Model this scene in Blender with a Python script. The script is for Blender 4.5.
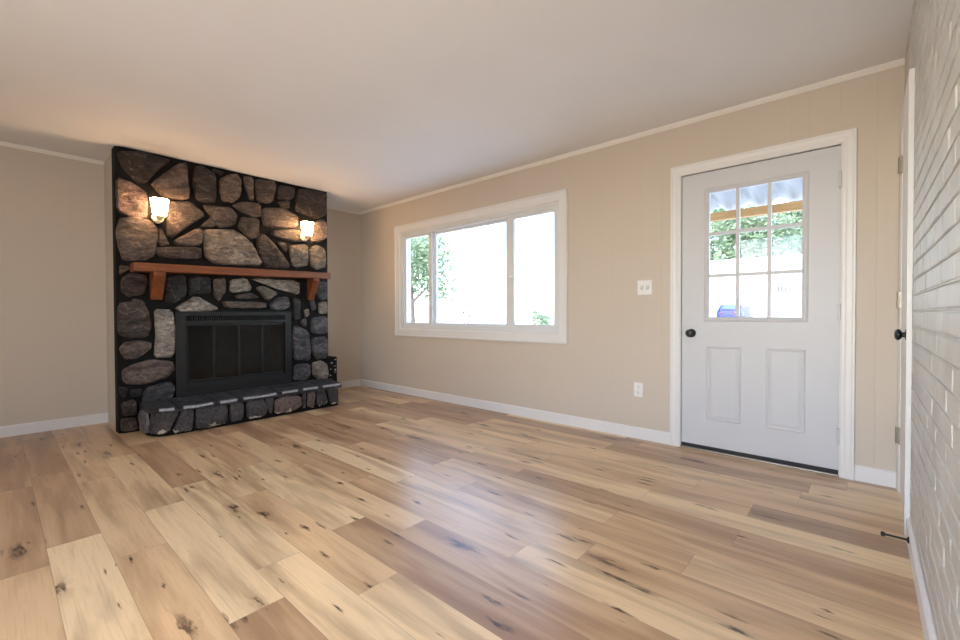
import bpy, bmesh, math, random
from mathutils import Vector, Matrix, noise
random.seed(7)
for o in list(bpy.data.objects): bpy.data.objects.remove(o)
SC = bpy.context.scene
COL = SC.collection

# ------------------------------------------------------------------ camera
YAW, PITCH, ROLL = math.radians(-41.69), math.radians(-0.8246), math.radians(-0.19)
EYE = 1.0105
fw = Vector((math.sin(YAW)*math.cos(PITCH), math.cos(YAW)*math.cos(PITCH), math.sin(PITCH)))
rt = Vector((math.cos(YAW), -math.sin(YAW), 0)); up = rt.cross(fw)
cr, sr = math.cos(ROLL), math.sin(ROLL)
r2, u2 = cr*rt + sr*up, -sr*rt + cr*up
cam_data = bpy.data.cameras.new('camera')
cam = bpy.data.objects.new('camera', cam_data); COL.objects.link(cam)
cam_data.sensor_width = 36; cam_data.lens = 432.3/960*36; cam_data.clip_start = 0.01; cam_data.clip_end = 400
M = Matrix((r2, u2, -fw)).transposed().to_4x4(); M.translation = Vector((0, 0, EYE))
cam.matrix_world = M
SC.camera = cam

# ------------------------------------------------------------------ sky, sun, large lights, exposure
SC.view_settings.view_transform = 'Standard'; SC.view_settings.look = 'None'
SC.view_settings.gamma = 1.0; SC.view_settings.exposure = 0.15; SC.view_settings.use_curve_mapping = False
W = bpy.data.worlds.new('sky'); SC.world = W; W.use_nodes = True
wn = W.node_tree.nodes; wl = W.node_tree.links
sky = wn.new('ShaderNodeTexSky'); sky.sky_type = 'NISHITA'; sky.sun_disc = False
sky.sun_elevation = math.radians(52); sky.sun_rotation = math.radians(200); sky.air_density = 1.0; sky.dust_density = 1.1
wl.new(sky.outputs[0], wn['Background'].inputs[0]); wn['Background'].inputs[1].default_value = 1.35
def lamp(name, kind, loc, aim, energy, color, **kw):
    d = bpy.data.lights.new(name, kind); d.energy = energy; d.color = color
    for k, v in kw.items(): setattr(d, k, v)
    o = bpy.data.objects.new(name, d); COL.objects.link(o); o.location = loc
    o.rotation_euler = (Vector(aim) - Vector(loc)).to_track_quat('-Z', 'Y').to_euler()
    return o
lamp('sun', 'SUN', (-10, -20, 30), (-7, 0, 0), 3.5, (1, 0.95, 0.88), angle=0.01)
lamp('added_rear_fill', 'AREA', (-1.05, -1.62, 1.45), (-1.05, 0, 1.95), 42, (1, 0.985, 0.965), shape='RECTANGLE', size=1.7, size_y=1.6)  # added fill lamp behind the viewer to brighten the room, no known source
for i, (px, py, sx, sy) in enumerate([(-3.24, 3.53, 2.3, 1.15), (-0.575, 3.50, 0.6, 0.95)]):
    o = lamp('window_portal', 'AREA', (px, py, 1.43), (px, 0, 1.43), 1, (1, 1, 1), shape='RECTANGLE', size=sx, size_y=sy)
    o.data.cycles.is_portal = True

# ------------------------------------------------------------------ helpers
H = 2.44; DF = 3.446; DL = -5.333; DR = 0.158
def lin(r, g, b):
    f = lambda c: (c/255/12.92) if c/255 <= .04045 else ((c/255+.055)/1.055)**2.4
    return (f(r), f(g), f(b), 1)
class N:
    """tiny node helper"""
    def __init__(s, name):
        s.m = bpy.data.materials.new(name); s.m.use_nodes = True
        s.n = s.m.node_tree.nodes; s.l = s.m.node_tree.links
        s.b = s.n['Principled BSDF']; s.out = s.n['Material Output']
    def new(s, t, **kw):
        x = s.n.new(t)
        for k, v in kw.items(): setattr(x, k, v)
        return x
    def put(s, sock, v):
        if isinstance(v, bpy.types.NodeSocket): s.l.new(v, sock)
        elif v is not None: sock.default_value = v
    def math(s, op, a, b=None, c=None, clamp=False):
        x = s.new('ShaderNodeMath', operation=op); x.use_clamp = clamp
        s.put(x.inputs[0], a)
        if b is not None: s.put(x.inputs[1], b)
        if c is not None: s.put(x.inputs[2], c)
        return x.outputs[0]
    def mix(s, f, a, b, blend='MIX'):
        x = s.new('ShaderNodeMix', data_type='RGBA', blend_type=blend)
        s.put(x.inputs[0], f); s.put(x.inputs[6], a); s.put(x.inputs[7], b); return x.outputs[2]
    def coords(s):
        t = s.new('ShaderNodeTexCoord'); g = s.new('ShaderNodeNewGeometry')
        x = s.new('ShaderNodeSeparateXYZ'); s.l.new(g.outputs['Position'], x.inputs[0])
        s.pos = g.outputs['Position']; return x.outputs
    def comb(s, x, y, z):
        c = s.new('ShaderNodeCombineXYZ')
        for i, v in enumerate((x, y, z)): s.put(c.inputs[i], v)
        return c.outputs[0]
    def noise(s, vec, scale, detail=3, rough=.5, dist=0):
        x = s.new('ShaderNodeTexNoise'); s.put(x.inputs['Vector'], vec); x.inputs['Scale'].default_value = scale
        x.inputs['Detail'].default_value = detail; x.inputs['Roughness'].default_value = rough; x.inputs['Distortion'].default_value = dist
        return x.outputs[0]
    def ramp(s, f, stops):
        x = s.new('ShaderNodeValToRGB'); e = x.color_ramp.elements
        while len(e) < len(stops): e.new(.5)
        for i, (p, c) in enumerate(stops): e[i].position = p; e[i].color = c if len(c) == 4 else (*c, 1)
        s.put(x.inputs[0], f); return x.outputs[0]
    def bump(s, h, strength, dist, normal=None):
        x = s.new('ShaderNodeBump'); x.inputs['Strength'].default_value = strength; x.inputs['Distance'].default_value = dist
        s.put(x.inputs['Height'], h)
        if normal is not None: s.put(x.inputs['Normal'], normal)
        return x.outputs[0]
    def set(s, **kw):
        for k, v in kw.items(): s.put(s.b.inputs[k.replace('_', ' ')], v)
        return s.m
def G(v): return (v, v, v, 1)
def plain(name, c, rough=.5, metal=0, var=.06, scale=6, bump=0, bscale=60, spec=.5):
    m = N(name); m.coords()
    n = m.noise(m.pos, scale, 3)
    lo = tuple(x*(1-var) for x in c[:3])+(1,); hi = tuple(min(1, x*(1+var)) for x in c[:3])+(1,)
    col = m.ramp(n, [(.3, lo), (.7, hi)])
    m.set(Base_Color=col, Roughness=rough, Metallic=metal); m.b.inputs['Specular IOR Level'].default_value = spec
    if bump: m.set(Normal=m.bump(m.noise(m.pos, bscale, 4), bump, .003))
    return m.m

class MB:
    def __init__(s): s.bm = bmesh.new()
    def box(s, x0, x1, y0, y1, z0, z1, bev=0, seg=2):
        vs = [s.bm.verts.new((x, y, z)) for x in (x0, x1) for y in (y0, y1) for z in (z0, z1)]
        F = [(0, 1, 3, 2), (4, 6, 7, 5), (0, 4, 5, 1), (2, 3, 7, 6), (0, 2, 6, 4), (1, 5, 7, 3)]
        fs = [s.bm.faces.new([vs[i] for i in f]) for f in F]
        if bev:
            es = list({e for f in fs for e in f.edges})
            bmesh.ops.bevel(s.bm, geom=es, offset=bev, segments=seg, affect='EDGES', profile=.5)
        return s
    def prism(s, poly, vec, bev=0):
        a = [s.bm.verts.new(p) for p in poly]; v = Vector(vec)
        b = [s.bm.verts.new(Vector(p)+v) for p in poly]; n = len(a)
        fs = [s.bm.faces.new(a[::-1]), s.bm.faces.new(b)] + [s.bm.faces.new((a[i], a[(i+1) % n], b[(i+1) % n], b[i])) for i in range(n)]
        if bev:
            es = list({e for f in fs for e in f.edges})
            bmesh.ops.bevel(s.bm, geom=es, offset=bev, segments=2, affect='EDGES', profile=.5)
        return s
    def tube(s, p0, p1, r0, r1=None, n=16):
        return s.lathe([(r0, 0), (r0 if r1 is None else r1, (Vector(p1)-Vector(p0)).length)], p0, Vector(p1)-Vector(p0), n)
    def lathe(s, prof, org, axis=(0, 0, 1), n=24, cap=True):
        q = Vector(axis).normalized().to_track_quat('Z', 'Y'); org = Vector(org); rings = []
        for r, h in prof:
            rings.append([s.bm.verts.new(org + q @ Vector((r*math.cos(2*math.pi*k/n), r*math.sin(2*math.pi*k/n), h))) for k in range(n)] if r > 1e-6 else [s.bm.verts.new(org + q @ Vector((0, 0, h)))])
        for a, b in zip(rings, rings[1:]):
            for k in range(n):
                k2 = (k+1) % n
                if len(a) == 1 and len(b) == 1: continue
                if len(a) == 1: s.bm.faces.new((a[0], b[k2], b[k]))
                elif len(b) == 1: s.bm.faces.new((a[k], a[k2], b[0]))
                else: s.bm.faces.new((a[k], a[k2], b[k2], b[k]))
        if cap:
            if len(rings[0]) > 1: s.bm.faces.new(rings[0][::-1])
            if len(rings[-1]) > 1: s.bm.faces.new(rings[-1])
        return s
    def sheet(s, axis, val, us, zs, holes, thick):
        """plane at axis=val with rectangular holes, extruded by thick"""
        V = {}
        def v(u, z):
            if (u, z) not in V: V[(u, z)] = s.bm.verts.new((val, u, z) if axis == 'x' else (u, val, z))
            return V[(u, z)]
        fs = []
        for u0, u1 in zip(us, us[1:]):
            for z0, z1 in zip(zs, zs[1:]):
                cu, cz = (u0+u1)/2, (z0+z1)/2
                if any(a < cu < b and c < cz < d for a, b, c, d in holes): continue
                fs.append(s.bm.faces.new((v(u0, z0), v(u1, z0), v(u1, z1), v(u0, z1))))
        r = bmesh.ops.extrude_face_region(s.bm, geom=fs, use_keep_orig=True)
        d = Vector((thick, 0, 0)) if axis == 'x' else Vector((0, thick, 0))
        for e in r['geom']:
            if isinstance(e, bmesh.types.BMVert): e.co += d
        return s
    def casing(s, prof, axis, val, sgn, u0, u1, z0, z1, closed=False):
        """mitred moulding round an opening; prof = (distance outward from the opening, projection)"""
        def P(u, z, d): return (val+sgn*d, u, z) if axis == 'x' else (u, val+sgn*d, z)
        rows = []
        for w, d in prof:
            pts = [(u0-w, z0-(w if closed else 0)), (u0-w, z1+w), (u1+w, z1+w), (u1+w, z0-(w if closed else 0))]
            rows.append([s.bm.verts.new(P(u, z, d)) for u, z in pts])
        n = len(rows)
        for i in range(n):
            a, b = rows[i], rows[(i+1) % n]
            for k in range(4 if closed else 3):
                k2 = (k+1) % 4
                s.bm.faces.new((a[k], a[k2], b[k2], b[k]))
        if not closed:
            s.bm.faces.new([r[0] for r in rows]); s.bm.faces.new([r[3] for r in rows][::-1])
        return s
    def ring(s, u0, u1, z0, z1, w, y0, y1, bev=.003):
        """rectangular frame in the xz plane made as one mitred loop"""
        rows = []
        for d, y in ((0, y0), (w, y0), (w, y1), (0, y1)):
            rows.append([s.bm.verts.new((u, y, z)) for u, z in ((u0+d, z0+d), (u0+d, z1-d), (u1-d, z1-d), (u1-d, z0+d))])
        for i in range(4):
            a, b = rows[i], rows[(i+1) % 4]
            for k in range(4): s.bm.faces.new((a[k], a[(k+1) % 4], b[(k+1) % 4], b[k]))
        return s
    def build(s, name, mat, parent=None, origin=None, smooth=None):
        bmesh.ops.recalc_face_normals(s.bm, faces=s.bm.faces)
        org = Vector(origin) if origin is not None else Vector((0, 0, 0))
        if parent is not None:
            p = parent; org = Vector((0, 0, 0))
            while p is not None: org += p.location; p = p.parent
        for v in s.bm.verts: v.co -= org
        me = bpy.data.meshes.new(name); s.bm.to_mesh(me); s.bm.free()
        for m in (mat if isinstance(mat, list) else [mat]): me.materials.append(m)
        o = bpy.data.objects.new(name, me); COL.objects.link(o)
        if parent is not None: o.parent = parent
        elif origin is not None: o.location = org
        if smooth is not None:
            for f in me.polygons: f.use_smooth = True
            if smooth < 179: me.set_sharp_from_angle(angle=math.radians(smooth))
        return o
def tag(o, label, cat=None, group=None, kind=None):
    o['label'] = label
    if cat: o['category'] = cat
    if group: o['group'] = group
    if kind: o['kind'] = kind
    return o
def thing(name, loc, label, cat, group=None, kind=None):
    o = bpy.data.objects.new(name, None); o.empty_display_size = .1; COL.objects.link(o); o.location = loc
    return tag(o, label, cat, group, kind)
def copy_tree(o, parent=None):
    c = o.copy(); COL.objects.link(c)
    if parent is not None: c.parent = parent
    for ch in [x for x in bpy.data.objects if x.parent == o]: copy_tree(ch, c)
    return c

# ------------------------------------------------------------------ materials
def wall_paint(name, axis, base):
    m = N(name); x, y, z = m.coords()
    u = x if axis == 'x' else y
    g = None
    for off, per in ((.361, .4085), (.12, 1.2255), (.27, 1.2255)):
        t = m.math('FRACT', m.math('DIVIDE', m.math('ADD', u, off+20*per), per))
        d = m.math('MULTIPLY', m.math('ABSOLUTE', m.math('SUBTRACT', t, .5)), per)   # per/2 at the groove
        k = m.math('SMOOTH_MIN', d, per/2, .0001)
        e = m.math('DIVIDE', m.math('SUBTRACT', d, per/2-.0035), .0035, clamp=True)
        g = e if g is None else m.math('MAXIMUM', g, e)
    n1 = m.noise(m.pos, 45, 4); n2 = m.noise(m.pos, 1.3, 2)
    col = m.mix(n2, tuple(c*.97 for c in base[:3])+(1,), tuple(min(1, c*1.03) for c in base[:3])+(1,))
    h = m.math('SUBTRACT', m.math('MULTIPLY', n1, .05), g)
    m.set(Base_Color=col, Roughness=.55, Normal=m.bump(h, .4, .003)); m.b.inputs['Specular IOR Level'].default_value = .3
    return m.m
BEIGE = lin(208, 196, 182)
M_wall_front = wall_paint('beige panelling front', 'x', BEIGE)
M_wall_left = wall_paint('beige panelling left', 'y', BEIGE)
M_beige = plain('beige paint', BEIGE, .55, var=.02)
M_ceiling = plain('ceiling paint', lin(240, 239, 238), .8, var=.015, scale=2, bump=.12, bscale=120, spec=.2)
M_white = plain('white trim paint', lin(231, 230, 229), .38, var=.012)
M_vinyl = plain('white window vinyl', lin(224, 226, 227), .35, var=.01)
M_door = plain('white door paint', lin(206, 207, 211), .42, var=.012)
M_black = plain('matt black metal', lin(26, 24, 24), .38, metal=.3, var=.15)
M_steel = plain('brushed steel', lin(150, 142, 130), .35, metal=.9, var=.1, scale=40)
M_plate = plain('white plastic', lin(238, 236, 234), .3, var=.01)
M_dark = plain('dark rubber', lin(34, 34, 36), .6, var=.15)
M_shadowgap = plain('dark slot', lin(18, 17, 17), .7)
M_conc = plain('pale concrete', lin(205, 200, 192), .85, var=.06, scale=2)
M_grass = plain('dry lawn', lin(150, 150, 95), .9, var=.2, scale=8)

def brick_paint():
    m = N('white painted brick'); m.coords()
    n1 = m.noise(m.pos, 55, 5, .6); n2 = m.noise(m.pos, 230, 3, .6); n3 = m.noise(m.pos, 5, 2)
    col = m.ramp(n3, [(.3, lin(188, 184, 176)), (.7, lin(204, 201, 194))])
    h = m.math('ADD', n1, m.math('MULTIPLY', n2, .45))
    m.set(Base_Color=col, Roughness=.42, Normal=m.bump(h, .55, .004)); return m.m
M_brick = brick_paint()

def floor_mat():
    m = N('oak vinyl planks'); x, y, z = m.coords()
    PW, PL = .18, 1.22
    v = m.math('DIVIDE', m.math('ADD', y, 20*PW-.136), PW)
    row = m.math('FLOOR', v); rf = m.math('FRACT', v)
    wr = m.new('ShaderNodeTexWhiteNoise', noise_dimensions='1D'); m.put(wr.inputs['W'], m.math('ADD', row, .37))
    u = m.math('DIVIDE', m.math('ADD', m.math('ADD', x, 30), m.math('MULTIPLY', wr.outputs[0], PL)), PL)
    colm = m.math('FLOOR', u); cf = m.math('FRACT', u)
    wid = m.new('ShaderNodeTexWhiteNoise', noise_dimensions='2D'); m.put(wid.inputs['Vector'], m.comb(row, colm, 0))
    rv = wid.outputs[0]; rc = m.new('ShaderNodeSeparateXYZ'); m.put(rc.inputs[0], wid.outputs[1])
    ox = m.math('MULTIPLY', rv, 37.0); oy = m.math('MULTIPLY', rc.outputs[1], 21.0)
    # long grain
    gx = m.math('ADD', m.math('MULTIPLY', x, 1.6), ox); gy = m.math('ADD', m.math('MULTIPLY', y, 26), oy)
    grain = m.noise(m.comb(gx, gy, ox), 1.0, 6, .62, .7)
    fine = m.noise(m.comb(m.math('MULTIPLY', gx, 2.5), m.math('MULTIPLY', gy, 5), oy), 1.0, 3, .6)
    broad = m.noise(m.comb(m.math('ADD', m.math('MULTIPLY', x, 1.1), ox), m.math('ADD', m.math('MULTIPLY', y, 9), oy), 3), 1.0, 3, .5, .5)
    base = m.ramp(rv, [(0, lin(172, 138, 106)), (.3, lin(190, 155, 119)), (.5, lin(213, 178, 137)), (.75, lin(224, 193, 151)), (1, lin(236, 209, 166))])
    tone = m.math('ADD', m.math('MULTIPLY', m.math('SUBTRACT', grain, .5), .5), m.math('MULTIPLY', m.math('SUBTRACT', broad, .5), 1.8))
    col = m.mix(m.math('ADD', m.math('MULTIPLY', tone, -1.25), .12, clamp=True), base, lin(128, 92, 64))
    col = m.mix(m.math('MULTIPLY', m.math('MAXIMUM', tone, 0), .8, clamp=True), col, lin(232, 203, 162))
    col = m.mix(m.math('MULTIPLY', m.math('SUBTRACT', .5, fine, clamp=True), .8, clamp=True), col, lin(120, 86, 60))
    # knots
    def knots(sx, sy, thr, rad, seed):
        vx = m.math('ADD', m.math('MULTIPLY', x, sx), m.math('ADD', ox, seed)); vy = m.math('ADD', m.math('MULTIPLY', y, sy), oy)
        wob = m.noise(m.comb(m.math('MULTIPLY', x, 9), m.math('MULTIPLY', y, 30), seed), 1.0, 3, .6)
        vy = m.math('ADD', vy, m.math('MULTIPLY', m.math('SUBTRACT', wob, .5), .8))
        vo = m.new('ShaderNodeTexVoronoi', voronoi_dimensions='2D'); m.put(vo.inputs['Vector'], m.comb(vx, vy, 0)); vo.inputs['Scale'].default_value = 1
        sc = m.new('ShaderNodeSeparateColor'); m.put(sc.inputs[0], vo.outputs['Color'])
        on = m.math('GREATER_THAN', sc.outputs[0], thr)
        k = m.math('SUBTRACT', 1, m.math('DIVIDE', vo.outputs['Distance'], m.math('MULTIPLY', m.math('ADD', sc.outputs[1], .25), rad)), clamp=True)
        return m.math('MULTIPLY', k, on)
    k1 = knots(1.7, 8, .78, .16, 5.3); k2 = knots(3.4, 19, .80, .20, 17.1)
    brk = m.noise(m.comb(m.math('MULTIPLY', x, 22), m.math('MULTIPLY', y, 70), 2.2), 1.0, 3, .7)
    kk = m.math('MULTIPLY', m.math('MAXIMUM', k1, k2), m.math('MULTIPLY', m.math('SUBTRACT', brk, .22), 4.2), clamp=True)
    halo = knots(1.7, 8, .78, .42, 5.3)
    col = m.mix(m.math('MULTIPLY', halo, .45, clamp=True), col, lin(134, 96, 66))
    col = m.mix(m.math('MULTIPLY', kk, .95, clamp=True), col, lin(66, 46, 34))
    # seams
    e1 = m.math('MULTIPLY', m.math('MINIMUM', rf, m.math('SUBTRACT', 1, rf)), PW)
    e2 = m.math('MULTIPLY', m.math('MINIMUM', cf, m.math('SUBTRACT', 1, cf)), PL)
    seam = m.math('SUBTRACT', 1, m.math('DIVIDE', m.math('MINIMUM', e1, e2), .0016), clamp=True)
    col = m.mix(m.math('MULTIPLY', seam, .55), col, lin(96, 70, 50))
    h = m.math('SUBTRACT', m.math('MULTIPLY', fine, .25), seam)
    ro = m.math('ADD', .25, m.math('MULTIPLY', grain, .10))
    m.set(Base_Color=col, Roughness=ro, Normal=m.bump(h, .25, .0012)); m.b.inputs['Specular IOR Level'].default_value = .72; return m.m
M_floor = floor_mat()

def stone_mat(name, attr=True, base=None, dark=.62):
    m = N(name); m.coords()
    if attr:
        a = m.new('ShaderNodeAttribute', attribute_name='tint'); base = a.outputs['Color']
    mp = m.new('ShaderNodeMapping'); mp.inputs['Rotation'].default_value = (.6, 0, 0); mp.inputs['Scale'].default_value = (1, .55, 1.25); m.put(mp.inputs[0], m.pos); n1 = m.noise(mp.outputs[0], 9, 5, .62, 1.2); n2 = m.noise(mp.outputs[0], 34, 6, .7, .8); n3 = m.noise(m.pos, 130, 3, .6)
    c = m.mix(m.math('MULTIPLY', m.math('SUBTRACT', .62, n2), 2.2, clamp=True), base, G(.0), 'MIX') if False else base
    shade = m.ramp(m.math('ADD', m.math('MULTIPLY', n1, .45), m.math('MULTIPLY', n2, .55)), [(.38, G(dark*.45)), (.5, G(.85)), (.6, G(1.6))])
    c = m.mix(1.0, c, shade, 'MULTIPLY')
    vein = m.new('ShaderNodeTexVoronoi', feature='DISTANCE_TO_EDGE'); m.put(vein.inputs['Vector'], m.pos); vein.inputs['Scale'].default_value = 5.5
    wv = m.math('MULTIPLY', m.math('SUBTRACT', 1, m.math('DIVIDE', vein.outputs[0], .022), clamp=True), m.math('GREATER_THAN', n1, .5))
    c = m.mix(m.math('MULTIPLY', wv, .34), c, lin(205, 190, 170))
    h = m.math('ADD', m.math('MULTIPLY', n1, .8), m.math('ADD', n2, m.math('MULTIPLY', n3, .6)))
    m.set(Base_Color=c, Roughness=.55, Normal=m.bump(h, 1.0, .05)); m.b.inputs['Specular IOR Level'].default_value = .45
    return m.m
M_stone = stone_mat('field stone')
M_mortar = plain('blackened mortar', lin(14, 12, 12), .8, var=.35, scale=20, bump=.8, bscale=40, spec=.25)
M_slab = stone_mat('charcoal hearth stone', False, lin(66, 66, 69), .7)

def hearth_mat(name, base_attr):
    """dark painted stone; pale chips where the paint broke off along the bottom edge"""
    m = N(name); x, y, z = m.coords()
    a = m.new('ShaderNodeAttribute', attribute_name='tint'); c = a.outputs['Color']
    n2 = m.noise(m.pos, 36, 6, .68); n1 = m.noise(m.pos, 9, 4, .6)
    c = m.mix(1.0, c, m.ramp(n2, [(.35, G(.5)), (.5, G(1)), (.66, G(1.5))]), 'MULTIPLY')
    ch = m.noise(m.pos, 13, 4, .6)
    low = m.math('LESS_THAN', z, m.math('MULTIPLY', m.math('SUBTRACT', ch, .43), .30))
    c = m.mix(m.math('MULTIPLY', low, .9), c, lin(205, 198, 178))
    h = m.math('ADD', n1, n2)
    m.set(Base_Color=c, Roughness=.5, Normal=m.bump(h, .8, .02)); return m.m
M_hearth = hearth_mat('hearth face stone', True)
M_chip = plain('worn pale stone edge', lin(160, 162, 166), .6, var=.3, scale=60, bump=.6, bscale=80)

def wood(name, c0, c1, axis, rough=.45):
    m = N(name); x, y, z = m.coords()
    s = {'x': (1.5, 30, 30), 'y': (30, 1.5, 30), 'z': (30, 30, 1.5)}[axis]
    g = m.noise(m.comb(m.math('MULTIPLY', x, s[0]), m.math('MULTIPLY', y, s[1]), m.math('MULTIPLY', z, s[2])), 1, 5, .6, .8)
    k = m.noise(m.pos, 7, 2)
    col = m.ramp(m.math('ADD', m.math('MULTIPLY', g, .7), m.math('MULTIPLY', k, .3)), [(.3, c0), (.7, c1)])
    m.set(Base_Color=col, Roughness=rough, Normal=m.bump(g, .3, .003)); return m.m
M_mantel = wood('red stained cedar', lin(92, 46, 24), lin(150, 84, 43), 'y')
M_bracket = wood('red stained cedar upright', lin(88, 44, 24), lin(138, 76, 38), 'z')
M_beam = wood('pine beam', lin(178, 128, 74), lin(222, 176, 118), 'x', .7)

def glass(name, tint, rough=0.0, refl=1.0):
    m = N(name); m.n.remove(m.b)
    t = m.new('ShaderNodeBsdfTransparent'); t.inputs[0].default_value = tint
    g = m.new('ShaderNodeBsdfGlossy'); g.inputs['Roughness'].default_value = rough; g.inputs[0].default_value = G(refl)
    ge = m.new('ShaderNodeNewGeometry'); dt = m.new('ShaderNodeVectorMath', operation='DOT_PRODUCT')
    m.l.new(ge.outputs['Normal'], dt.inputs[0]); m.l.new(ge.outputs['Incoming'], dt.inputs[1])
    f = m.math('ADD', .018, m.math('MULTIPLY', .96, m.math('POWER', m.math('SUBTRACT', 1, m.math('ABSOLUTE', dt.outputs['Value'])), 5)))
    x = m.new('ShaderNodeMixShader'); m.l.new(f, x.inputs[0]); m.l.new(t.outputs[0], x.inputs[1]); m.l.new(g.outputs[0], x.inputs[2])
    m.l.new(x.outputs[0], m.out.inputs[0]); return m.m
M_glass = glass('window glass', (.96, .98, .98, 1))
M_smoked = glass('smoked fireplace glass', (.5, .5, .49, 1), .08)
def glow(name, col, strength):
    m = N(name); m.set(Base_Color=lin(245, 235, 215), Roughness=.4)
    m.b.inputs['Emission Color'].default_value = col; m.b.inputs['Emission Strength'].default_value = strength; return m.m
M_shade = glow('glowing frosted glass', (1, .62, .31, 1), 52)
M_glow_blocker = plain('opaque glow blocker', lin(240, 228, 205), .5)  # non-glowing skin added inside the sconce shades
M_leafmetal = plain('cream metal', lin(214, 196, 168), .45, metal=.0, var=.15)
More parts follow.
